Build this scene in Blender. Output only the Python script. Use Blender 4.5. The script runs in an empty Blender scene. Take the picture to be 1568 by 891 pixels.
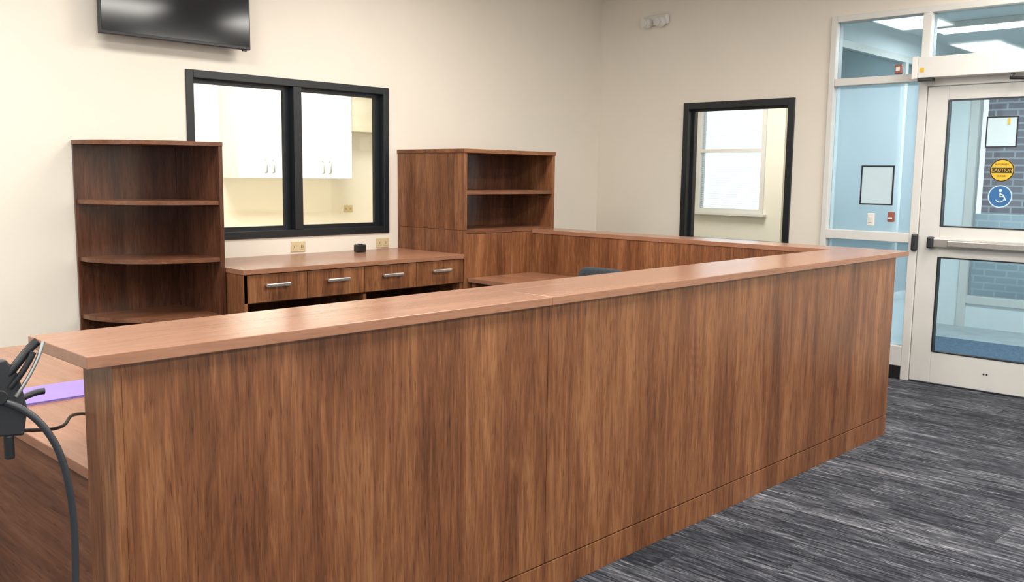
import bpy, bmesh, math, random
from mathutils import Vector, Matrix
random.seed(4)
sc=bpy.context.scene
COL=sc.collection
sc.view_settings.view_transform='Standard'

# ------------------------------------------------------------ materials
def new_mat(name):
    m=bpy.data.materials.new(name); m.use_nodes=True
    nt=m.node_tree; b=nt.nodes['Principled BSDF']
    return m,nt,b
def N(nt,t,**kw):
    n=nt.nodes.new(t)
    for k,v in kw.items(): setattr(n,k,v)
    return n
def plain(name,col,rough=.5,metal=0,spec=.5,var=0.03,scale=8,bump=0,emit=None,es=0):
    m,nt,b=new_mat(name)
    tc=N(nt,'ShaderNodeTexCoord'); no=N(nt,'ShaderNodeTexNoise'); no.inputs['Scale'].default_value=scale; no.inputs['Detail'].default_value=4
    nt.links.new(tc.outputs['Object'],no.inputs['Vector'])
    r=N(nt,'ShaderNodeValToRGB')
    c0=[max(0,c*(1-var)) for c in col]; c1=[min(1,c*(1+var)) for c in col]
    r.color_ramp.elements[0].position=.3; r.color_ramp.elements[1].position=.7
    r.color_ramp.elements[0].color=(*c0,1); r.color_ramp.elements[1].color=(*c1,1)
    nt.links.new(no.outputs['Fac'],r.inputs['Fac']); nt.links.new(r.outputs['Color'],b.inputs['Base Color'])
    b.inputs['Roughness'].default_value=rough; b.inputs['Metallic'].default_value=metal
    b.inputs['Specular IOR Level'].default_value=spec
    if bump:
        n2=N(nt,'ShaderNodeTexNoise'); n2.inputs['Scale'].default_value=220; nt.links.new(tc.outputs['Object'],n2.inputs['Vector'])
        bp=N(nt,'ShaderNodeBump'); bp.inputs['Strength'].default_value=bump; bp.inputs['Distance'].default_value=.002
        nt.links.new(n2.outputs['Fac'],bp.inputs['Height']); nt.links.new(bp.outputs['Normal'],b.inputs['Normal'])
    if emit:
        b.inputs['Emission Color'].default_value=(*emit,1); b.inputs['Emission Strength'].default_value=es
    return m
def wood(name,axis,dark=(.100,.036,.015),mid=(.195,.075,.031),light=(.330,.146,.062),rough=.34,spec=.4,soft=0.0):
    m,nt,b=new_mat(name); L=nt.links.new
    tc=N(nt,'ShaderNodeTexCoord')
    def mapped(ac,al,off=0):
        mp=N(nt,'ShaderNodeMapping'); s=[ac,ac,ac]; s['XYZ'.index(axis)]=al
        mp.inputs['Scale'].default_value=s; mp.inputs['Location'].default_value=(off,off*.7,off*.3)
        L(tc.outputs['Object'],mp.inputs['Vector']); return mp.outputs['Vector']
    def noise(v,d=3,ro=.55,dist=0):
        n=N(nt,'ShaderNodeTexNoise'); n.inputs['Scale'].default_value=1; n.inputs['Detail'].default_value=d
        n.inputs['Roughness'].default_value=ro; n.inputs['Distortion'].default_value=dist; L(v,n.inputs['Vector']); return n.outputs['Fac']
    def math_(op,x,y):
        n=N(nt,'ShaderNodeMath',operation=op)
        for i,q in enumerate((x,y)):
            if isinstance(q,float): n.inputs[i].default_value=q
            else: L(q,n.inputs[i])
        return n.outputs[0]
    a=noise(mapped(9,.8,3),2,.55,.4)
    c=noise(mapped(26,2.2,8),4,.62,1.3)
    f=noise(mapped(150,7.0,1),4,.7,.2)
    q=noise(mapped(6,.9,12),2,.5,.2)
    ct=math_('FRACT',math_('MULTIPLY',q,24.),0.)
    ct=math_('ABSOLUTE',math_('SUBTRACT',ct,.5),0.)
    s=math_('ADD',math_('ADD',math_('MULTIPLY',a,.34),math_('MULTIPLY',c,.30)),math_('MULTIPLY',f,.27))
    s=math_('ADD',s,math_('MULTIPLY',ct,.06)); s=math_('ADD',s,.03)
    r=N(nt,'ShaderNodeValToRGB'); e=r.color_ramp.elements
    e[0].position=.39-soft; e[0].color=(*dark,1); e[1].position=.62+soft; e[1].color=(*light,1)
    k=e.new(.5); k.color=(*mid,1)
    L(s,r.inputs['Fac'])
    p=noise(mapped(200,14,5),2,.5,0)
    pr=N(nt,'ShaderNodeValToRGB'); pr.color_ramp.elements[0].position=.30; pr.color_ramp.elements[0].color=(.55,.5,.47,1); pr.color_ramp.elements[1].position=.40; pr.color_ramp.elements[1].color=(1,1,1,1)
    L(p,pr.inputs['Fac'])
    mx=N(nt,'ShaderNodeMix',data_type='RGBA',blend_type='MULTIPLY'); mx.inputs[0].default_value=.9 if soft==0 else .4
    L(r.outputs['Color'],mx.inputs[6]); L(pr.outputs['Color'],mx.inputs[7])
    L(mx.outputs[2],b.inputs['Base Color'])
    b.inputs['Roughness'].default_value=rough; b.inputs['Specular IOR Level'].default_value=spec
    return m
WZ=wood('walnut_laminate_vertical','Z'); WX=wood('walnut_laminate_lengthwise','X'); WY=wood('walnut_laminate_crosswise','Y',dark=(.085,.032,.015),mid=(.15,.060,.028),light=(.24,.10,.05))
TOPC=dict(dark=(.25,.115,.066),mid=(.315,.148,.087),light=(.38,.19,.118),rough=.25,spec=.5,soft=.04)  # paler pinkish tone has reflected sky sheen painted into the colour
TX=wood('countertop_laminate_lengthwise','X',**TOPC); TY=wood('countertop_laminate_crosswise','Y',**TOPC)
WZD=wood('walnut_laminate_shaded','Z',dark=(.050,.018,.009),mid=(.095,.034,.017),light=(.155,.062,.032),rough=.22,spec=.6)  # walnut darkened to paint interior shade onto back and side panels
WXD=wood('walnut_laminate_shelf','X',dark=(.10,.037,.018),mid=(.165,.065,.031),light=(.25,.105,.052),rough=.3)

wall_m=plain('wall_paint_warm_white',(.775,.715,.625),.75,var=.012,scale=3,bump=.15,spec=.25)
wall_b=plain('wall_paint_pale_blue',(.76,.80,.80),.6,var=.03,scale=2)
wall_w=plain('wall_paint_white',(.84,.80,.70),.7,var=.01)
ceil_m=plain('ceiling_paint',(.75,.73,.69),.85,var=.02)
black=plain('black_steel_frame',(.010,.013,.016),.35,var=.1)
blackp=plain('black_plastic',(.010,.010,.012),.4,var=.1)
rubber=plain('black_rubber_base',(.01,.01,.012),.5,var=.1)
alum=plain('white_painted_aluminium',(.69,.675,.64),.4,var=.02)
brushed=plain('brushed_nickel',(.62,.60,.57),.3,metal=.85,var=.06,scale=40)
cabw=plain('white_cabinet',(.88,.88,.85),.35,var=.01)
beige=plain('beige_plastic',(.62,.50,.30),.4,var=.03)
whitep=plain('white_plastic',(.76,.74,.70),.4,var=.02)
screen=plain('television_screen_glass',(.006,.007,.009),.10,var=.1,spec=.5)
purple=plain('purple_folder',(.28,.19,.62),.5,var=.06)
fabric=plain('blue_grey_upholstery',(.022,.030,.038),.8,var=.2,scale=60,bump=.3)
mat_blue=plain('blue_entry_mat',(.09,.14,.20),.9,var=.3,scale=50,bump=.4)
concrete=plain('grey_concrete',(.40,.43,.44),.8,var=.1,scale=5,bump=.2)
yellow=plain('yellow_sticker',(.75,.46,.03),.5,var=.03)
blue=plain('blue_sticker',(.03,.14,.34),.5,var=.05)
redp=plain('red_plastic',(.32,.09,.06),.4,var=.05)
paper=plain('paper',(.56,.70,.76),.7,var=.02)
dark_in=plain('dark_void',(.012,.008,.006),.8)
grey_metal=plain('dark_grey_metal',(.05,.05,.055),.35,metal=.6,var=.1)
pull_m=plain('satin_pull',(.35,.34,.32),.4,metal=.4,var=.1)
cable_m=plain('dark_grey_cable',(.035,.037,.042),.35,var=.1)
lamp_on=plain('lit_diffuser',(.9,.9,.9),.5,emit=(1,.96,.9),es=6)
blind=plain('white_blind_slat',(.85,.88,.90),.6,var=.01)

def glass_mat(name,tint):
    m=bpy.data.materials.new(name); m.use_nodes=True; nt=m.node_tree; nt.nodes.clear()
    o=N(nt,'ShaderNodeOutputMaterial'); t=N(nt,'ShaderNodeBsdfTransparent'); t.inputs[0].default_value=(*tint,1)
    g=N(nt,'ShaderNodeBsdfGlossy'); g.inputs['Roughness'].default_value=.02
    fr=N(nt,'ShaderNodeFresnel'); fr.inputs[0].default_value=1.4
    mx=N(nt,'ShaderNodeMixShader'); nt.links.new(fr.outputs[0],mx.inputs[0]); nt.links.new(t.outputs[0],mx.inputs[1]); nt.links.new(g.outputs[0],mx.inputs[2])
    nt.links.new(mx.outputs[0],o.inputs[0]); return m
glass=glass_mat('clear_glass',(.95,.97,.97)); glass_b=glass_mat('blue_tinted_glass',(.80,.87,.89))
def frosted(name,k):
    m=bpy.data.materials.new(name); m.use_nodes=True; nt=m.node_tree; nt.nodes.clear()
    o=N(nt,'ShaderNodeOutputMaterial'); t=N(nt,'ShaderNodeBsdfTransparent'); t.inputs[0].default_value=(.86,.95,.98,1)
    tr=N(nt,'ShaderNodeBsdfTranslucent'); tr.inputs[0].default_value=(.82,.93,.98,1)
    g=N(nt,'ShaderNodeBsdfGlossy'); g.inputs['Roughness'].default_value=.1
    a=N(nt,'ShaderNodeMixShader'); a.inputs[0].default_value=k; nt.links.new(t.outputs[0],a.inputs[1]); nt.links.new(tr.outputs[0],a.inputs[2])
    fr=N(nt,'ShaderNodeFresnel'); fr.inputs[0].default_value=1.35
    b=N(nt,'ShaderNodeMixShader'); nt.links.new(fr.outputs[0],b.inputs[0]); nt.links.new(a.outputs[0],b.inputs[1]); nt.links.new(g.outputs[0],b.inputs[2])
    nt.links.new(b.outputs[0],o.inputs[0]); return m
frost=frosted('film_glass',.30); frost2=frosted('frosted_glass',.62)

def carpet():
    m,nt,b=new_mat('striated_carpet_tile'); L=nt.links.new
    tc=N(nt,'ShaderNodeTexCoord')
    sep=N(nt,'ShaderNodeSeparateXYZ'); L(tc.outputs['Object'],sep.inputs[0])
    def mt(op,x,y=0.,z=None):
        n=N(nt,'ShaderNodeMath',operation=op)
        for i,q in enumerate((x,y)+((z,) if z is not None else ())):
            if isinstance(q,(float,int)): n.inputs[i].default_value=q
            else: L(q,n.inputs[i])
        return n.outputs[0]
    px=mt('FLOOR',mt('DIVIDE',sep.outputs['X'],.25))
    off=mt('MULTIPLY',mt('FRACT',mt('MULTIPLY',px,.37)),1.)
    py=mt('FLOOR',mt('ADD',mt('DIVIDE',sep.outputs['Y'],1.0),off))
    cv=N(nt,'ShaderNodeCombineXYZ'); L(px,cv.inputs[0]); L(py,cv.inputs[1])
    wn=N(nt,'ShaderNodeTexWhiteNoise',noise_dimensions='2D'); L(cv.outputs[0],wn.inputs['Vector'])
    def strk(sx,sy,seed,d=2.5):
        c=N(nt,'ShaderNodeCombineXYZ'); L(mt('MULTIPLY',sep.outputs['X'],sx),c.inputs[0]); L(mt('MULTIPLY',sep.outputs['Y'],sy),c.inputs[1])
        L(mt('ADD',mt('MULTIPLY',wn.outputs['Value'],37.),seed),c.inputs[2])
        n=N(nt,'ShaderNodeTexNoise'); n.inputs['Scale'].default_value=1; n.inputs['Detail'].default_value=d; n.inputs['Roughness'].default_value=.6; L(c.outputs[0],n.inputs['Vector']); return n.outputs['Fac']
    s1=strk(100,4.5,1.); s2=strk(150,22,5.,1.); s3=strk(10,1.6,9.)
    f=mt('ADD',mt('ADD',mt('MULTIPLY',s1,.48),mt('MULTIPLY',s2,.26)),mt('MULTIPLY',s3,.26))
    f=mt('ADD',f,mt('MULTIPLY',mt('SUBTRACT',wn.outputs['Value'],.5),.06))
    r=N(nt,'ShaderNodeValToRGB'); e=r.color_ramp.elements
    e[0].position=.42; e[0].color=(.015,.016,.021,1); e[1].position=.66; e[1].color=(.30,.30,.325,1)
    k=e.new(.50); k.color=(.050,.053,.064,1); k=e.new(.555); k.color=(.088,.092,.105,1); k=e.new(.60); k.color=(.165,.167,.182,1)
    L(f,r.inputs['Fac']); L(r.outputs['Color'],b.inputs['Base Color'])
    b.inputs['Roughness'].default_value=.95; b.inputs['Specular IOR Level'].default_value=.15
    bp=N(nt,'ShaderNodeBump'); bp.inputs['Strength'].default_value=.3; bp.inputs['Distance'].default_value=.003; L(f,bp.inputs['Height']); L(bp.outputs['Normal'],b.inputs['Normal'])
    return m
carpet_m=carpet()
def brick(name,c1,c2,mo):
    m,nt,b=new_mat(name); tc=N(nt,'ShaderNodeTexCoord')
    bt=N(nt,'ShaderNodeTexBrick'); bt.inputs['Color1'].default_value=(*c1,1); bt.inputs['Color2'].default_value=(*c2,1); bt.inputs['Mortar'].default_value=(*mo,1)
    bt.inputs['Scale'].default_value=1; bt.inputs['Brick Width'].default_value=.22; bt.inputs['Row Height'].default_value=.075; bt.inputs['Mortar Size'].default_value=.01
    sp=N(nt,'ShaderNodeSeparateXYZ'); cb=N(nt,'ShaderNodeCombineXYZ'); nt.links.new(tc.outputs['Object'],sp.inputs[0])
    ad=N(nt,'ShaderNodeMath',operation='ADD'); nt.links.new(sp.outputs[0],ad.inputs[0]); nt.links.new(sp.outputs[1],ad.inputs[1])
    nt.links.new(ad.outputs[0],cb.inputs[0]); nt.links.new(sp.outputs[2],cb.inputs[1]); nt.links.new(cb.outputs[0],bt.inputs['Vector'])
    nt.links.new(bt.outputs['Color'],b.inputs['Base Color']); b.inputs['Roughness'].default_value=.85; return m
brick_m=brick('dark_brick',(.22,.18,.21),(.30,.24,.27),(.48,.48,.52))
brick_l=brick('pale_brick',(.55,.64,.70),(.61,.69,.75),(.74,.79,.82))

# ------------------------------------------------------------ geometry helpers
def group(name):
    e=bpy.data.objects.new(name,None); e.empty_display_size=.1; COL.objects.link(e); return e
def finish(name,bm,mat,parent=None,bevel=0,smooth=False,seg=2):
    me=bpy.data.meshes.new(name); bmesh.ops.recalc_face_normals(bm,faces=bm.faces); bm.to_mesh(me); bm.free()
    ob=bpy.data.objects.new(name,me); COL.objects.link(ob); me.materials.append(mat)
    if parent: ob.parent=parent
    if bevel:
        md=ob.modifiers.new('bevel','BEVEL'); md.width=bevel; md.segments=seg; md.limit_method='ANGLE'
    if smooth:
        for p in me.polygons: p.use_smooth=True
    return ob
def addbox(bm,b):
    x0,x1,y0,y1,z0,z1=b
    v=[bm.verts.new(p) for p in ((x0,y0,z0),(x1,y0,z0),(x1,y1,z0),(x0,y1,z0),(x0,y0,z1),(x1,y0,z1),(x1,y1,z1),(x0,y1,z1))]
    for f in ((0,3,2,1),(4,5,6,7),(0,1,5,4),(1,2,6,5),(2,3,7,6),(3,0,4,7)): bm.faces.new([v[i] for i in f])
def boxes(name,bs,mat,parent=None,bevel=0):
    bm=bmesh.new()
    for b in bs: addbox(bm,b)
    return finish(name,bm,mat,parent,bevel)
def prism(name,pts,z0,z1,mat,parent=None,bevel=0):
    bm=bmesh.new(); a=[bm.verts.new((x,y,z0)) for x,y in pts]; b=[bm.verts.new((x,y,z1)) for x,y in pts]
    bm.faces.new(a[::-1]); bm.faces.new(b); n=len(pts)
    for i in range(n): bm.faces.new((a[i],a[(i+1)%n],b[(i+1)%n],b[i]))
    return finish(name,bm,mat,parent,bevel)
def tube(name,pts,r,mat,parent=None,spline=True,res=8):
    c=bpy.data.curves.new(name,'CURVE'); c.dimensions='3D'; c.bevel_depth=r; c.bevel_resolution=4; c.use_fill_caps=True; c.resolution_u=res
    if spline:
        s=c.splines.new('NURBS'); s.points.add(len(pts)-1); s.order_u=min(4,len(pts)); s.use_endpoint_u=True
        for p,q in zip(s.points,pts): p.co=(*q,1)
    else:
        s=c.splines.new('POLY'); s.points.add(len(pts)-1)
        for p,q in zip(s.points,pts): p.co=(*q,1)
    ob0=bpy.data.objects.new(name,c); COL.objects.link(ob0)
    dg=bpy.context.evaluated_depsgraph_get(); me=bpy.data.meshes.new_from_object(ob0.evaluated_get(dg)); bpy.data.objects.remove(ob0)
    ob=bpy.data.objects.new(name,me); COL.objects.link(ob); me.materials.clear(); me.materials.append(mat)
    for p in me.polygons: p.use_smooth=True
    if parent: ob.parent=parent
    return ob
def cyl(name,c,r,h,axis,mat,parent=None,r2=None,seg=32,bevel=0):
    bm=bmesh.new(); bmesh.ops.create_cone(bm,cap_ends=True,segments=seg,radius1=r,radius2=r if r2 is None else r2,depth=h)
    M={'Z':Matrix(),'X':Matrix.Rotation(math.pi/2,4,'Y'),'Y':Matrix.Rotation(math.pi/2,4,'X')}[axis]
    bmesh.ops.transform(bm,matrix=Matrix.Translation(c)@M,verts=bm.verts)
    return finish(name,bm,mat,parent,bevel)
def ball(name,c,r,mat,parent=None,scale=(1,1,1)):
    bm=bmesh.new(); bmesh.ops.create_uvsphere(bm,u_segments=24,v_segments=14,radius=r)
    bmesh.ops.transform(bm,matrix=Matrix.Translation(c)@Matrix.Diagonal((*scale,1)),verts=bm.verts)
    return finish(name,bm,mat,parent,smooth=True)
def wall_y(name,y0,y1,x0,x1,z0,z1,ops,mat):
    xs=sorted({x0,x1,*[o[0] for o in ops],*[o[1] for o in ops]}); bs=[]
    for a,b in zip(xs,xs[1:]):
        seg=sorted([(o[2],o[3]) for o in ops if o[0]<=a and o[1]>=b]); z=z0
        for s in seg:
            if s[0]>z: bs.append((a,b,y0,y1,z,s[0]))
            z=s[1]
        if z<z1: bs.append((a,b,y0,y1,z,z1))
    return boxes(name,bs,mat)
def wall_x(name,x0,x1,y0,y1,z0,z1,ops,mat):
    ys=sorted({y0,y1,*[o[0] for o in ops],*[o[1] for o in ops]}); bs=[]
    for a,b in zip(ys,ys[1:]):
        seg=sorted([(o[2],o[3]) for o in ops if o[0]<=a and o[1]>=b]); z=z0
        for s in seg:
            if s[0]>z: bs.append((x0,x1,a,b,z,s[0]))
            z=s[1]
        if z<z1: bs.append((x0,x1,a,b,z,z1))
    return boxes(name,bs,mat)

# ------------------------------------------------------------ key dimensions (metres)
YW=5.526; XW=6.875; H=3.15; T=.12
# ------------------------------------------------------------ room shell
boxes('floor',[(-3,XW+T,-3,YW+T,-.1,0)],carpet_m)
boxes('ceiling',[(-3,XW+T,-3,YW+T,H,H+.1)],ceil_m)
wall_y('wall_back',YW,YW+T,-3,XW+T,0,H,[(2.777,4.371,1.031,2.106),(.2,1.19,0,2.12)],wall_m)
wall_x('wall_right',XW,XW+T,-3,YW,0,H,[(3.541,4.577,.9,2.114),(1.5,3.265,0,2.70)],wall_m)
wall_x('wall_left',-3.1,-3,-3,YW,0,H,[(-2.2,1.2,.4,2.8),(1.5,5.0,.4,2.8)],wall_m)  # tall openings for the added daylight windows
wall_y('wall_front',-3.1,-3,-3,XW+T,0,H,[(-2.4,1.2,.4,2.8),(1.6,4.8,.4,2.8)],wall_m)
boxes('baseboard_back',[(-3,.2,YW-.012,YW,0,.1),(1.19,2.07,YW-.012,YW,0,.1),(5.43,XW,YW-.012,YW,0,.1)],rubber)
boxes('baseboard_right',[(XW-.012,XW,-3,1.45,0,.1),(XW-.012,XW,3.27,YW-.012,0,.1)],rubber)
def simple_window(name,axis,p,a0,a1,z0,z1,mt,div=3):
    g=group(name); w=.05; d=.04
    def bx(a,b,c,e,m,n,dd=d):
        if axis=='x': return boxes(n,[(p-dd,p+dd,a,b,c,e)],m,g)
        return boxes(n,[(a,b,p-dd,p+dd,c,e)],m,g)
    bx(a0,a1,z0,z0+w,mt,'sill'); bx(a0,a1,z1-w,z1,mt,'head')
    for i in range(div+1):
        c=a0+w/2+(a1-a0-w)*i/div; bx(c-w/2,c+w/2,z0+w,z1-w,mt,'mullion_%d'%i)
    bx(a0+w,a1-w,z0+w,z1-w,glass,'pane',.003)
    return g
simple_window('added_daylight_window_3','x',-3.05,-2.2,1.2,.4,2.8,alum); simple_window('added_daylight_window_4','x',-3.05,1.5,5.0,.4,2.8,alum)  # unseen left windows, added and made tall to daylight the counter end
simple_window('window_5','y',-3.05,-2.4,1.2,.4,2.8,alum); simple_window('window_6','y',-3.05,1.6,4.8,.4,2.8,alum)

# ---- window_1 (break-room pass window in back wall)
g=group('window_1'); w=.05; y0=YW-.012; y1=YW+T+.012; X0,X1,Z0,Z1=2.777,4.371,1.031,2.106
boxes('outer_frame',[(X0,X0+w,y0,y1,Z0,Z1),(X1-w,X1,y0,y1,Z0,Z1),(X0+w,X1-w,y0,y1,Z1-w,Z1),(X0+w,X1-w,y0,y1,Z0,Z0+w)],black,g,.003)
boxes('mullion',[(3.545,3.61,y0-.004,y1,Z0+w,Z1-w)],black,g,.003)
ys=YW+.045
for n,(a,b) in {'sash_left':(X0+w,3.545),'sash_right':(3.61,X1-w)}.items():
    s=.028
    boxes(n,[(a,a+s,ys,ys+.03,Z0+w,Z1-w),(b-s*1.5,b,ys,ys+.03,Z0+w,Z1-w),(a+s,b-s*1.5,ys,ys+.03,Z1-w-s,Z1-w),(a+s,b-s*1.5,ys,ys+.03,Z0+w,Z0+w+s)],black,g)
    boxes(n+'_glass',[(a+s,b-s*1.5,ys+.012,ys+.017,Z0+w+s,Z1-w-s)],glass,g)
# ---- window_2 (office window in right wall)
g=group('window_2'); x0=XW-.015; x1=XW+T+.015; Y0,Y1,Z0,Z1=3.541,4.577,.9,2.114; w=.055
boxes('outer_frame',[(x0,x1,Y0,Y0+w,Z0,Z1),(x0,x1,Y1-w,Y1,Z0,Z1),(x0,x1,Y0+w,Y1-w,Z1-w,Z1),(x0,x1,Y0+w,Y1-w,Z0,Z0+w)],black,g,.003)
boxes('glass_stop',[(XW+.05,XW+.07,Y0+w,Y0+w+.02,Z0+w,Z1-w),(XW+.05,XW+.07,Y1-w-.02,Y1-w,Z0+w,Z1-w),(XW+.05,XW+.07,Y0+w+.02,Y1-w-.02,Z1-w-.02,Z1-w)],black,g)
boxes('glass_pane',[(XW+.057,XW+.063,Y0+w+.02,Y1-w-.02,Z0+w,Z1-w-.02)],glass,g)
# ---- door_2 black-framed door in back wall (only jamb in view)
g=group('door_2')
boxes('frame',[(.2,.25,YW-.015,YW+T+.015,0,2.12),(1.135,1.19,YW-.015,YW+T+.015,0,2.12),(.25,1.135,YW-.015,YW+T+.015,2.07,2.12)],black,g,.003)
boxes('leaf',[(.255,1.13,YW+.05,YW+.09,.01,2.065)],WZ,g,.003)
tube('lever',[(.33,YW+.05,1.0),(.33,YW-.01,1.0),(.36,YW-.02,1.0),(.45,YW-.02,1.0)],.009,brushed,g)

# ---- entrance storefront: door_1
g=group('door_1'); xf=XW-.02; xb=XW+T-.02
def fr(n,y0,y1,z0,z1,m=alum,a=xf,b=xb,bev=.004): return boxes(n,[(a,b,y0,y1,z0,z1)],m,g,bev)
fr('jamb_far',3.222,3.268,0,2.70); fr('jamb_post',2.525,2.585,0,2.655); fr('jamb_near',1.50,1.555,0,2.655)
fr('head',1.50,3.222,2.655,2.70)
fr('sidelight_rail_top',2.585,3.222,2.18,2.235); fr('sidelight_rail_mid',2.585,3.222,1.02,1.09); fr('sidelight_sill',2.585,3.222,.1,.25)
boxes('sidelight_base',[(XW-.02,XW+.09,2.585,3.222,0,.1)],rubber,g)
fr('transom_bar',1.555,2.525,2.14,2.345)
xm=XW+.035
boxes('sidelight_glass',[(xm,xm+.006,2.585,3.222,1.09,2.18)],frost,g)
boxes('sidelight_lower_glass',[(xm,xm+.006,2.585,3.222,.25,1.02)],frost,g)
boxes('sidelight_transom_glass',[(xm,xm+.006,2.585,3.222,2.235,2.655)],glass_b,g)
boxes('door_transom_glass',[(xm,xm+.006,1.555,2.525,2.345,2.655)],glass_b,g)
LX0,LX1=XW-.012,XW+.033; LY0,LY1=1.56,2.52
boxes('leaf_stiles',[(LX0,LX1,2.375,LY1,.012,2.135),(LX0,LX1,LY0,LY0+.14,.012,2.135),(LX0,LX1,LY0+.14,2.375,2.04,2.135),(LX0,LX1,LY0+.14,2.375,.93,1.15),(LX0,LX1,LY0+.14,2.375,.012,.24)],alum,g,.003)
boxes('leaf_glass_upper',[(XW+.008,XW+.014,LY0+.14,2.375,1.15,2.04)],glass_b,g)
boxes('leaf_glass_lower',[(XW+.008,XW+.014,LY0+.14,2.375,.24,.93)],glass_b,g)
boxes('leaf_gaskets',[(LX0-.002,LX1,2.367,2.377,1.15,2.04),(LX0-.002,LX1,1.70,2.367,2.032,2.042),(LX0-.002,LX1,1.70,2.367,1.148,1.156),(LX0-.002,LX1,2.367,2.377,.24,.93),(LX0-.002,LX1,1.70,2.367,.922,.932),(LX0-.002,LX1,1.70,2.367,.238,.246)],grey_metal,g)
boxes('push_bar_rail',[(XW-.045,XW-.012,1.66,2.43,1.0,1.065)],brushed,g,.006)
boxes('push_bar_pad',[(XW-.075,XW-.045,1.70,2.30,1.007,1.055)],brushed,g,.008)
boxes('push_bar_end',[(XW-.065,XW-.012,2.40,2.445,.99,1.075)],grey_metal,g,.012)
boxes('strike',[(XW-.05,XW-.02,2.515,2.56,.965,1.09)],grey_metal,g,.012)
boxes('operator_housing',[(XW-.13,XW-.021,1.52,2.56,2.19,2.335)],alum,g,.005)
boxes('operator_end_cap',[(XW-.135,XW-.021,2.56,2.60,2.185,2.34)],whitep,g,.004)
tube('operator_arm',[(XW-.09,1.95,2.185),(XW-.2,1.93,2.15),(XW-.16,1.75,2.14)],.012,grey_metal,g,False)
boxes('operator_sensor',[(XW-.15,XW-.09,2.45,2.55,2.165,2.19)],blackp,g,.004)
boxes('operator_label',[(XW-.1315,XW-.13,2.515,2.545,2.23,2.26)],yellow,g)
cyl('hole_1',(XW-.013,1.99,.13),.006,.004,'X',dark_in,g); cyl('hole_2',(XW-.013,2.01,.13),.006,.004,'X',dark_in,g)

def disc(name,y,z,r,matc,ring):
    g=group(name); cyl('face',(XW+.0065,y,z),r,.002,'X',matc,g,seg=48)
    bm=bmesh.new()
    for i in range(48):
        a=2*math.pi*i/48; b=2*math.pi*(i+1)/48
        q=[(r*.9,a),(r*.99,a),(r*.99,b),(r*.9,b)]
        bm.faces.new([bm.verts.new((XW+.0050,y+rr*math.cos(t),z+rr*math.sin(t))) for rr,t in q])
    finish('ring',bm,ring,g); return g
def label(txt,y,z,s,mat,parent,x):
    c=bpy.data.curves.new('t','FONT'); c.body=txt; c.size=s; c.align_x='CENTER'; c.align_y='CENTER'; c.extrude=.0004
    o=bpy.data.objects.new('t',c); COL.objects.link(o)
    o.matrix_world=Matrix.Translation((x,y,z))@Matrix(((0,0,-1,0),(-1,0,0,0),(0,1,0,0),(0,0,0,1)))
    bpy.context.view_layer.update()
    me=bpy.data.meshes.new_from_object(o.evaluated_get(bpy.context.evaluated_depsgraph_get())); me.transform(o.matrix_world); bpy.data.objects.remove(o)
    ob=bpy.data.objects.new('lettering',me); COL.objects.link(ob); me.materials.clear(); me.materials.append(mat); ob.parent=parent
s=disc('caution_sticker',2.0,1.55,.078,yellow,blackp)
boxes('band',[(XW+.0045,XW+.0055,1.935,2.065,1.532,1.568)],blackp,s); label('CAUTION',2.0,1.55,.03,yellow,s,XW+.004)
label('AUTOMATIC',2.0,1.59,.016,blackp,s,XW+.0048); label('DOOR',2.0,1.51,.018,blackp,s,XW+.0048)
s=disc('accessible_sticker',2.0,1.372,.078,blue,paper)
cyl('icon_head',(XW+.005,2.0,1.412),.011,.002,'X',paper,s)
tube('icon_body',[(XW+.005,2.0,1.395),(XW+.005,2.0,1.37),(XW+.005,1.975,1.37),(XW+.005,1.963,1.345)],.005,paper,s,False)
tube('icon_wheel',[(XW+.005,2.0+.028*math.cos(t),1.36+.028*math.sin(t)) for t in [math.radians(d) for d in range(80,331,25)]],.004,paper,s,False)
g=group('framed_notice')
def notice(g,yc,zc,wy,hz,x,t=.012):
    boxes('frame',[(x-.006,x,yc-wy/2,yc-wy/2+t,zc-hz/2,zc+hz/2),(x-.006,x,yc+wy/2-t,yc+wy/2,zc-hz/2,zc+hz/2),(x-.006,x,yc-wy/2+t,yc+wy/2-t,zc-hz/2,zc-hz/2+t),(x-.006,x,yc-wy/2+t,yc+wy/2-t,zc+hz/2-t,zc+hz/2)],blackp,g)
    boxes('sheet',[(x-.003,x,yc-wy/2+t,yc+wy/2-t,zc-hz/2+t,zc+hz/2-t)],paper,g)
notice(g,2.865,1.435,.25,.295,xm-.001,.010)
g=group('framed_notice'); notice(g,2.02,1.81,.2,.21,XW+.007,.008)
boxes('tag',[(XW-.001,XW+.0005,1.97,1.985,1.86,1.9)],yellow,g)
g=group('door_bell'); boxes('plate',[(xm-.025,xm,2.865,2.915,1.13,1.225)],whitep,g,.004); boxes('button',[(xm-.030,xm-.025,2.877,2.903,1.155,1.2)],alum,g,.003)
g=group('fire_alarm_pull'); boxes('body',[(xm-.035,xm,2.715,2.76,1.165,1.24)],redp,g,.006); boxes('handle',[(xm-.043,xm-.035,2.722,2.753,1.185,1.2)],whitep,g,.002)
g=group('motion_sensor'); boxes('body',[(xm-.035,xm,2.725,2.775,2.245,2.31)],redp,g,.006); boxes('lens',[(xm-.04,xm-.035,2.735,2.765,2.265,2.295)],whitep,g,.003)

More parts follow.
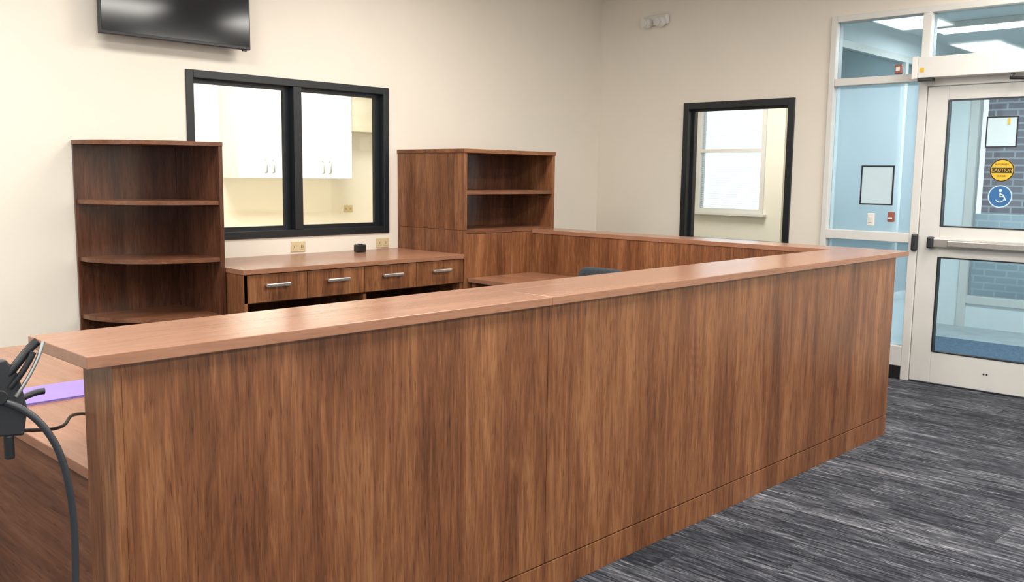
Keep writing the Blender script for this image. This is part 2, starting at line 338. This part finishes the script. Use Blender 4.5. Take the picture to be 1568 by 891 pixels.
# ------------------------------------------------------------ vestibule and outdoors
VX=9.9; VH=2.8
boxes('floor_vestibule',[(XW+T,VX+.1,.2,3.42,-.1,0)],concrete)
boxes('entry_mat',[(XW+T+.25,VX-.9,.8,3.1,0,.012)],mat_blue)
boxes('ceiling_vestibule',[(XW+T,VX+.1,.2,3.42,VH,VH+.1)],wall_b)
wall_y('wall_vestibule_side',3.40,3.5,XW+T,VX+.1,0,H,[(7.2,9.5,.35,2.6)],wall_b)
boxes('wall_vestibule_near',[(XW+T,VX+.1,.1,.2,0,H)],wall_b)
wall_x('wall_vestibule_outer',VX,VX+.1,.2,3.4,0,VH,[(.5,3.2,.0,2.5)],wall_b)
boxes('wall_office_divider',[(XW+T,7.15,3.5,3.56,0,H)],wall_w)
g=group('window_7')
boxes('frame',[(7.2,7.26,3.39,3.47,.35,2.6),(9.44,9.5,3.39,3.47,.35,2.6),(8.66,8.72,3.39,3.47,.41,2.54),(7.26,9.44,3.39,3.47,.35,.41),(7.26,9.44,3.39,3.47,2.54,2.6)],alum,g)
boxes('frosted_pane',[(7.26,8.66,3.43,3.436,.41,2.54),(8.72,9.44,3.43,3.436,.41,2.54)],frost2,g)
g=group('door_3')
boxes('frame',[(VX-.02,VX+.1,3.12,3.2,0,2.5),(VX-.02,VX+.1,2.1,2.18,0,2.5),(VX-.02,VX+.1,.5,.56,0,2.5),(VX-.02,VX+.1,.56,3.12,2.44,2.5),(VX-.02,VX+.1,2.18,3.12,.24,.32),(VX-.02,VX+.1,.56,2.1,0,.24),(VX-.02,VX+.1,.56,2.1,2.1,2.16)],alum,g,.003)
boxes('kick_panel',[(VX,VX+.06,2.18,3.12,0,.24)],wall_b,g)
boxes('glass',[(VX+.03,VX+.036,2.18,3.12,.32,2.44),(VX+.03,VX+.036,.56,2.1,.24,2.1)],glass,g)
g=group('vestibule_ceiling_light'); boxes('housing',[(8.25,8.55,1.3,3.05,VH-.05,VH)],whitep,g,.004); boxes('diffuser',[(8.27,8.53,1.32,3.03,VH-.058,VH-.05)],lamp_on,g)
boxes('ground_outside',[(VX+.1,30,-12,16,-.15,-.02)],concrete)
boxes('brick_pier',[(11.0,11.6,1.9,3.38,-.02,3.6)],brick_m)
boxes('low_brick_wall',[(10.75,10.98,-1.5,3.42,-.02,1.12)],brick_l)

# east office seen through window_2
OY=3.56
boxes('floor_office',[(XW+T,9.6,OY,6.7,-.1,0)],carpet_m)
boxes('ceiling_office',[(XW+T,9.6,OY,6.7,2.75,2.85)],ceil_m)
wall_x('wall_office_outer',9.5,9.6,5.0,6.7,0,2.75,[(5.22,6.12,1.07,2.4)],wall_w)
prism('wall_office_diagonal',[(7.15,OY-.02),(9.6,4.95),(9.6,5.01),(7.10,OY+.04)],0,2.75,wall_m)
boxes('wall_office_far',[(XW+T,9.5,6.6,6.7,0,2.75)],wall_w)
boxes('wall_office_west',[(XW+T,XW+T+.02,5.65,6.6,0,2.75)],wall_w)
g=group('window_8')
boxes('frame',[(9.48,9.6,5.22,5.27,1.07,2.4),(9.48,9.6,6.07,6.12,1.07,2.4),(9.48,9.6,5.27,6.07,1.07,1.12),(9.48,9.6,5.27,6.07,2.35,2.4),(9.48,9.58,5.27,6.07,1.77,1.81)],alum,g)
boxes('glass',[(9.55,9.556,5.27,6.07,1.12,2.35)],glass,g)
boxes('sill',[(9.42,9.5,5.18,6.16,1.045,1.07)],alum,g)
bm=bmesh.new()
z=1.13
while z<2.34:
    vs=[bm.verts.new(p) for p in ((9.50,5.28,z),(9.50,6.06,z),(9.524,6.06,z+.005),(9.524,5.28,z+.005))]; bm.faces.new(vs); z+=.026
finish('blind_slats',bm,blind,g)

# break room behind window_1
boxes('floor_break_room',[(1.5,XW+T,YW+T,8.2,-.1,0)],concrete)
boxes('ceiling_break_room',[(1.5,XW+T,YW+T,8.2,2.6,2.7)],ceil_m)
boxes('wall_break_room_far',[(1.5,XW+T,8.1,8.2,0,2.6)],wall_w)
boxes('wall_break_room_left',[(1.4,1.5,YW+T,8.2,0,2.6)],wall_w)
boxes('wall_break_room_right',[(XW-.02,XW+T,YW+T,8.1,0,2.6)],wall_w)
g=group('upper_cabinet')
boxes('carcass',[(4.40,5.68,7.79,8.098,1.42,2.25)],cabw,g)
for i in range(4):
    a=4.40+.32*i; boxes('door_%d'%i,[(a+.003,a+.317,7.77,7.79,1.42,2.25)],cabw,g,.003)
    hx=a+(.28 if i%2==0 else .04)
    tube('pull_%d'%i,[(hx,7.77,1.47),(hx,7.74,1.475),(hx,7.74,1.585),(hx,7.77,1.59)],.007,pull_m,g,False)
boxes('end_shelf_unit',[(5.68,6.3,7.8,8.098,1.9,2.25)],plain('beige_cabinet',(.6,.54,.42),.5),g,.004)
g=group('base_cabinet'); boxes('carcass',[(4.2,6.85,7.55,8.098,.1,.88)],cabw,g,.003); boxes('toe_kick',[(4.2,6.85,7.6,8.098,0,.1)],rubber,g); boxes('worktop',[(4.18,6.85,7.52,8.098,.88,.92)],plain('tan_worktop',(.6,.48,.32),.4),g,.004)

def outlet(name,x,z,yy=YW):
    g=group(name); boxes('plate',[(x-.058,x+.058,yy-.008,yy,z-.036,z+.036)],beige,g,.003)
    for dx in (-.028,.028):
        boxes('socket',[(x+dx-.017,x+dx+.017,yy-.011,yy-.008,z-.02,z+.02)],beige,g,.003)
        boxes('slots',[(x+dx-.008,x+dx-.005,yy-.0118,yy-.0108,z-.01,z+.01),(x+dx+.005,x+dx+.008,yy-.0118,yy-.0108,z-.01,z+.01)],dark_in,g)
outlet('wall_outlet',3.57,.962); outlet('wall_outlet',4.31,.957); outlet('wall_outlet',5.86,1.1,8.1)

# ------------------------------------------------------------ reception counter
g=group('reception_counter')
XL,XR,YF,ZT,ZB=.777,5.434,2.041,1.067,1.038
YBk=2.40; XI=5.166; YC=4.78
prism('countertop_long_left',[(XL,YF),(2.316,YF),(2.316,YBk),(XL,YBk)],ZB,ZT,TX,g,.002)
prism('countertop_long_right',[(2.317,YF),(XR,YF),(XI,YBk),(2.317,YBk)],ZB,ZT,TX,g,.002)
prism('countertop_return',[(XR,YF+.002),(XR,YC-.004),(XI,YC-.004),(XI,YBk+.002)],ZB,ZT,TY,g,.002)
XP0,XP1,YP=.839,5.29,2.058
boxes('front_panel_left',[(XP0+.02,2.3155,YP,YP+.02,.118,ZB)],WZ,g,.0015)
boxes('front_panel_right',[(2.3185,XP1,YP,YP+.02,.118,ZB)],WZ,g,.0015)
boxes('front_base',[(XP0+.02,XP1,YP,YP+.02,0,.113)],WZ,g,.0015)
boxes('front_core',[(XP0+.02,XP1-.02,YP+.02,YP+.15,0,ZB)],dark_in,g)
boxes('end_panel',[(XP0,XP0+.02,YP,YP+.17,0,ZB)],WZ,g,.002)
boxes('inner_panel',[(XP0+.02,XI,YP+.15,YP+.17,0,ZB)],WZ,g)
boxes('return_core',[(XI+.02,XP1-.02,YP+.15,YC-.004,0,ZB)],dark_in,g)
boxes('return_inner_panel',[(XI+.005,XI+.02,YP+.17,3.60,0,ZB),(XI+.005,XI+.02,3.602,YC-.004,0,ZB)],WZ,g,.001)
boxes('return_outer_panel',[(XP1-.02,XP1,YP+.02,YC-.004,0,ZB)],WZ,g,.0015)

g=group('l_shaped_desk')
zt=.74
boxes('worksurface_front',[(1.60,5.16,2.235,2.86,zt-.03,zt)],TX,g,.002)
boxes('worksurface_left',[(.86,1.60,2.235,4.12,zt-.03,zt)],TY,g,.002)
boxes('worksurface_right',[(4.49,5.16,2.86,4.77,zt-.03,zt)],TY,g,.002)
boxes('end_panel_left',[(.875,.90,2.235,4.10,0,zt-.03)],WY,g,.002)
boxes('far_panel',[(.90,1.58,4.07,4.10,0,zt-.03)],WX,g)
boxes('modesty_front',[(.9,5.1,2.24,2.26,.2,zt-.03)],WX,g)
boxes('support_right',[(4.52,5.16,4.72,4.76,0,zt-.03)],WZ,g); boxes('support_mid',[(3.0,3.03,2.26,2.84,0,zt-.03)],WZ,g); boxes('support_corner',[(1.57,1.6,2.86,3.3,0,zt-.03)],WZ,g)

# ------------------------------------------------------------ storage cabinet with open hutch
g=group('tall_storage_cabinet')
a,b,y0,y1,zt=4.458,5.42,YC,YW-.002,1.657; t=.028
boxes('side_left',[(a,a+t,y0,y1,0,1.079)],WZ,g,.0015); boxes('side_left_upper',[(a,a+t,y0,y1,1.081,zt-t)],WZ,g,.0015)
boxes('side_right',[(b-t,b,y0,y1,0,zt-t)],WZ,g,.0015)
boxes('top',[(a-.006,b+.006,y0-.006,y1,zt-t,zt)],WX,g,.0015)
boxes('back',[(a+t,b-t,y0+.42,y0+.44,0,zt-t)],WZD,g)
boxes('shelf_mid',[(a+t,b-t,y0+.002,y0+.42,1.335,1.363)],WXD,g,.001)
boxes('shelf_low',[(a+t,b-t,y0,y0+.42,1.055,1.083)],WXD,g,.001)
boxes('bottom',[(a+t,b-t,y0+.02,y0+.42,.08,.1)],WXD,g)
mid=(a+b)/2
boxes('door_left',[(a+t-.01,mid-.002,y0-.002,y0+.018,.1,1.052)],WZ,g,.0015); boxes('door_right',[(mid+.002,b-t+.01,y0-.002,y0+.018,.1,1.052)],WZ,g,.0015)
boxes('toe_kick',[(a+t,b-t,y0+.05,y0+.07,0,.1)],blackp,g)

# ------------------------------------------------------------ credenza
g=group('credenza')
a,b=2.715,4.456; zt=.912
boxes('top',[(a,b,YC-.01,YW-.002,zt-.03,zt)],TX,g,.002)
boxes('side_left',[(a+.004,a+.03,YC,YW-.01,0,zt-.03)],WZ,g,.0015)
boxes('side_right',[(b-.03,b-.004,YC+.01,YW-.01,0,zt-.03)],WZ,g)
boxes('center_support',[(3.575,3.60,YC+.005,YW-.01,0,.70)],WZ,g)
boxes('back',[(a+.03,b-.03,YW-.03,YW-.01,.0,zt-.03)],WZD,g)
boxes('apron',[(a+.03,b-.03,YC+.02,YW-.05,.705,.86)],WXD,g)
xs=[2.72,3.152,3.586,4.020,4.452]
for i in range(4):
    x0,x1=xs[i],xs[i+1]
    boxes('drawer_%d'%i,[(x0+.002,x1-.002,YC,YC+.02,.712,.878)],WZ,g,.0015)
    c=(x0+x1)/2; hz=.812
    boxes('pull_%d'%i,[(c-.082,c+.082,YC-.034,YC-.022,hz-.011,hz+.011),(c-.075,c-.055,YC-.024,YC,hz-.008,hz+.008),(c+.055,c+.075,YC-.024,YC,hz-.008,hz+.008)],brushed,g,.005)
g=group('desk_clock'); cx,cy=3.98,5.36
boxes('body',[(cx-.035,cx+.035,cy-.03,cy+.03,.913,.968)],blackp,g,.006); boxes('display',[(cx-.028,cx+.028,cy-.032,cy-.0295,.922,.958)],screen,g)
boxes('top_button',[(cx-.015,cx+.015,cy-.012,cy+.012,.968,.974)],grey_metal,g,.002)

# ------------------------------------------------------------ curved corner bookcase
g=group('corner_bookcase')
A,B,yb,yf=2.075,2.711,YW-.002,4.968; t=.024
def quarter(x0,x1,yB,yF,n=32):
    pts=[(x1,yB)]
    for i in range(n+1):
        th=math.pi/2*i/n
        c_,s_=max(0,math.cos(th)),math.sin(th)
        pts.append((x1-(x1-x0)*c_**.92, yB-(yB-yF)*s_**.92))
    return pts[::-1]
prism('top_board',quarter(A-.004,B,yb,yf-.004),1.643-t,1.643,WXD,g,.001)
for i,z in enumerate((1.305,.972,.635,.32)):
    prism('shelf_%d'%i,quarter(A+.01,B-t,yb-.02,yf+.01),z-t,z,WXD,g,.001)
prism('bottom_board',quarter(A+.01,B-t,yb-.02,yf+.02),.04,.07,WXD,g)
boxes('side_panel',[(B-t,B,yf,yb,0,1.643-t)],WZD,g,.001)
boxes('back_panel',[(A,B-t,yb-.02,yb,0,1.643-t)],WZD,g,.001)

# ------------------------------------------------------------ television
g=group('wall_television')
x0,x1,z0,z1=2.212,3.16,2.245,2.80; yt=5.43
boxes('back_shell',[(x0+.06,x1-.06,yt,yt+.045,z0+.06,z1-.06)],blackp,g,.012)
boxes('panel',[(x0,x1,yt-.035,yt,z0,z1)],blackp,g,.004)
boxes('screen',[(x0+.01,x1-.01,yt-.037,yt-.034,z0+.02,z1-.01)],screen,g)
boxes('brand_plate',[(x1-.05,x1-.025,yt-.03,yt-.01,z0-.008,z0)],blackp,g)
boxes('wall_mount',[(2.5,2.9,yt+.04,YW,2.4,2.65)],grey_metal,g)

# ------------------------------------------------------------ emergency light
g=group('emergency_light'); ye,ze=4.885,2.835
boxes('backplate',[(XW-.045,XW,ye-.13,ye+.13,ze-.035,ze+.055)],whitep,g,.02)
for s_ in (-1,1):
    ball('lamp_head',(XW-.065,ye+s_*.07,ze-.015),.052,whitep,g,(.9,1,.85)); cyl('lens',(XW-.112,ye+s_*.07,ze-.02),.033,.01,'X',alum,g)

# ------------------------------------------------------------ office chair tucked at the desk
g=group('office_chair'); cx,cy=4.22,3.18
bm=bmesh.new(); nu,nv=14,10; grid=[]
for j in range(nv+1):
    row=[]
    for i in range(nu+1):
        s_=(i/nu-.5)*2; q=j/nv
        wd=.215*(1-.10*q); y=cy+s_*wd
        z=.56+.412*q-.045*(s_**4)*q*q; x=cx-.22+.07*s_*s_-.03*math.sin(q*math.pi)
        row.append(bm.verts.new((x,y,z)))
    grid.append(row)
for j in range(nv):
    for i in range(nu): bm.faces.new((grid[j][i],grid[j][i+1],grid[j+1][i+1],grid[j+1][i]))
ob=finish('backrest',bm,fabric,g,smooth=True); md=ob.modifiers.new('s','SOLIDIFY'); md.thickness=.035; md.offset=0; md=ob.modifiers.new('ss','SUBSURF'); md.levels=1; md.render_levels=2
ob=boxes('seat',[(cx-.20,cx+.24,cy-.235,cy+.235,.43,.50)],fabric,g,.03)
tube('spine',[(cx-.05,cy,.42),(cx-.25,cy,.42),(cx-.27,cy,.55),(cx-.24,cy,.72)],.02,blackp,g)
cyl('gas_lift',(cx,cy,.26),.025,.34,'Z',grey_metal,g); cyl('hub',(cx,cy,.1),.04,.06,'Z',blackp,g)
for i in range(5):
    t_=2*math.pi*i/5; e=(cx+.27*math.cos(t_),cy+.27*math.sin(t_))
    tube('leg_%d'%i,[(cx,cy,.11),(cx+.14*math.cos(t_),cy+.14*math.sin(t_),.10),(*e,.075)],.018,blackp,g)
    cyl('castor_%d'%i,(e[0],e[1],.03),.03,.035,'Y' if i%2 else 'X',blackp,g)

# ------------------------------------------------------------ purple folder
g=group('purple_folder')
boxes('cover_bottom',[(.95,1.42,3.03,3.26,.7405,.7425)],purple,g); boxes('sheets',[(.955,1.415,3.035,3.255,.7425,.7455)],paper,g); boxes('cover_top',[(.95,1.42,3.03,3.26,.7455,.7475)],purple,g)

# ------------------------------------------------------------ monitor stand with cables
g=group('monitor_stand'); py=2.02; ox=.022
cyl('base',(.36,py,.012),.2,.024,'Z',blackp,g,bevel=.004); cyl('pole',(.36,py,.62),.018,1.2,'Z',grey_metal,g)
boxes('arm',[(.36,.56+ox,py-.012,py+.012,1.02,1.045)],blackp,g,.006)
bm=bmesh.new()
pts=[(.54,.935),(.612,.925),(.622,.98),(.608,1.055),(.585,1.09),(.54,1.085)]
pts=[(x+ox,z) for x,z in pts]
fa=[bm.verts.new((x,py-.010,z)) for x,z in pts]; fb=[bm.verts.new((x,py+.006,z)) for x,z in pts]
bm.faces.new(fa); bm.faces.new(fb[::-1])
for i in range(len(pts)): bm.faces.new((fa[i],fa[(i+1)%6],fb[(i+1)%6],fb[i]))
finish('mount_plate',bm,grey_metal,g,.004)
O=lambda P:[(x+ox,y,z) for x,y,z in P]
tube('clamp_upper',O([(.585,py,1.05),(.61,py-.01,1.08),(.63,py,1.105),(.65,py,1.118)]),.009,blackp,g)
tube('clamp_finger',O([(.59,py-.01,1.03),(.615,py-.02,1.06),(.635,py-.02,1.10)]),.006,blackp,g)
tube('clamp_hook',O([(.60,py-.01,1.01),(.625,py-.02,1.05),(.645,py-.02,1.085),(.655,py-.02,1.12)]),.004,brushed,g)
tube('clamp_lower',O([(.58,py,.99),(.61,py,1.0),(.64,py+.02,1.008),(.665,py+.02,1.006)]),.007,blackp,g)
cyl('knob',(.585+ox,py,.905),.010,.05,'Z',blackp,g,bevel=.003); cyl('knob_side',(.56+ox,py-.03,1.02),.016,.03,'Y',blackp,g,bevel=.003)
tube('thick_cable',[(.58,py-.01,1.01),(.62,py-.03,1.0),(.675,py-.04,.94),(.705,py-.04,.84),(.720,py-.03,.70),(.714,py-.02,.52),(.700,py-.02,.30),(.69,py-.02,.12),(.67,py-.05,.012),(.57,py-.15,.012)],.0075,cable_m,g)
tube('thin_cable',[(.62,py,.935),(.66,py+.05,.92),(.74,py+.12,.888),(.80,py+.2,.88),(.835,py+.3,.885),(1.0,py+.4,.82),(1.1,py+.45,.75)],.004,blackp,g)

# ------------------------------------------------------------ ceiling troffers (real lamps) and added office fill
def area(name,loc,sx,sy,p,col=(1,.96,.895),rot=(0,0,0)):
    l=bpy.data.lights.new(name,'AREA'); l.shape='RECTANGLE'; l.size=sx; l.size_y=sy; l.energy=p; l.color=col
    o=bpy.data.objects.new(name,l); o.location=loc; o.rotation_euler=rot; COL.objects.link(o); return o
for x in (-1.2,1.3,3.9,5.9):
    for y in (-1.2,1.3,3.9):
        if x>5 and y>3.5: continue
        g=group('ceiling_troffer')
        boxes('housing',[(x-.62,x+.62,y-.32,y+.32,H-.012,H)],whitep,g,.003); boxes('diffuser',[(x-.58,x+.58,y-.28,y+.28,H-.016,H-.012)],lamp_on,g)
        l=area('lamp',(x,y,H-.03),1.16,.56,43); l.parent=g
area('break_room_lamp',(4.6,7.0,2.57),1.6,.6,105,(1,.96,.88))
area('office_daylight_fill',(8.2,4.9,2.72),1.0,1.0,48,(1,.97,.92))  # added area light without a fixture, stands in for the office's daylight
area('vestibule_lamp',(8.4,2.0,VH-.07),.26,1.7,80,(.92,.97,1))

# ------------------------------------------------------------ daylight
w=bpy.data.worlds.new('sky'); sc.world=w; w.use_nodes=True; nt=w.node_tree; bg=nt.nodes['Background']
sky=N(nt,'ShaderNodeTexSky'); sky.sky_type='HOSEK_WILKIE'; sky.turbidity=3; sky.sun_direction=Vector((-.5,-.4,.75)).normalized()
mixn=N(nt,'ShaderNodeMix',data_type='RGBA'); mixn.inputs[0].default_value=.75; mixn.inputs[7].default_value=(.86,.95,1,1)
nt.links.new(sky.outputs[0],mixn.inputs[6]); nt.links.new(mixn.outputs[2],bg.inputs['Color']); bg.inputs['Strength'].default_value=2.5

# ------------------------------------------------------------ camera
f,yaw,p,r,h=1407.8,math.radians(43.965),math.radians(7.162),math.radians(.726),1.473
F=Vector((math.cos(yaw)*math.cos(p),math.sin(yaw)*math.cos(p),-math.sin(p)))
R0=Vector((math.sin(yaw),-math.cos(yaw),0)); U0=R0.cross(F)
R=R0*math.cos(r)+U0*math.sin(r); U=-R0*math.sin(r)+U0*math.cos(r)
cam=bpy.data.cameras.new('camera'); co=bpy.data.objects.new('camera',cam); COL.objects.link(co)
M=Matrix.Identity(4)
for i in range(3): M[i][0]=R[i]; M[i][1]=U[i]; M[i][2]=-F[i]
M[2][3]=h
co.matrix_world=M
cam.sensor_width=36; cam.lens=f/1568*36; cam.clip_start=.05
sc.camera=co
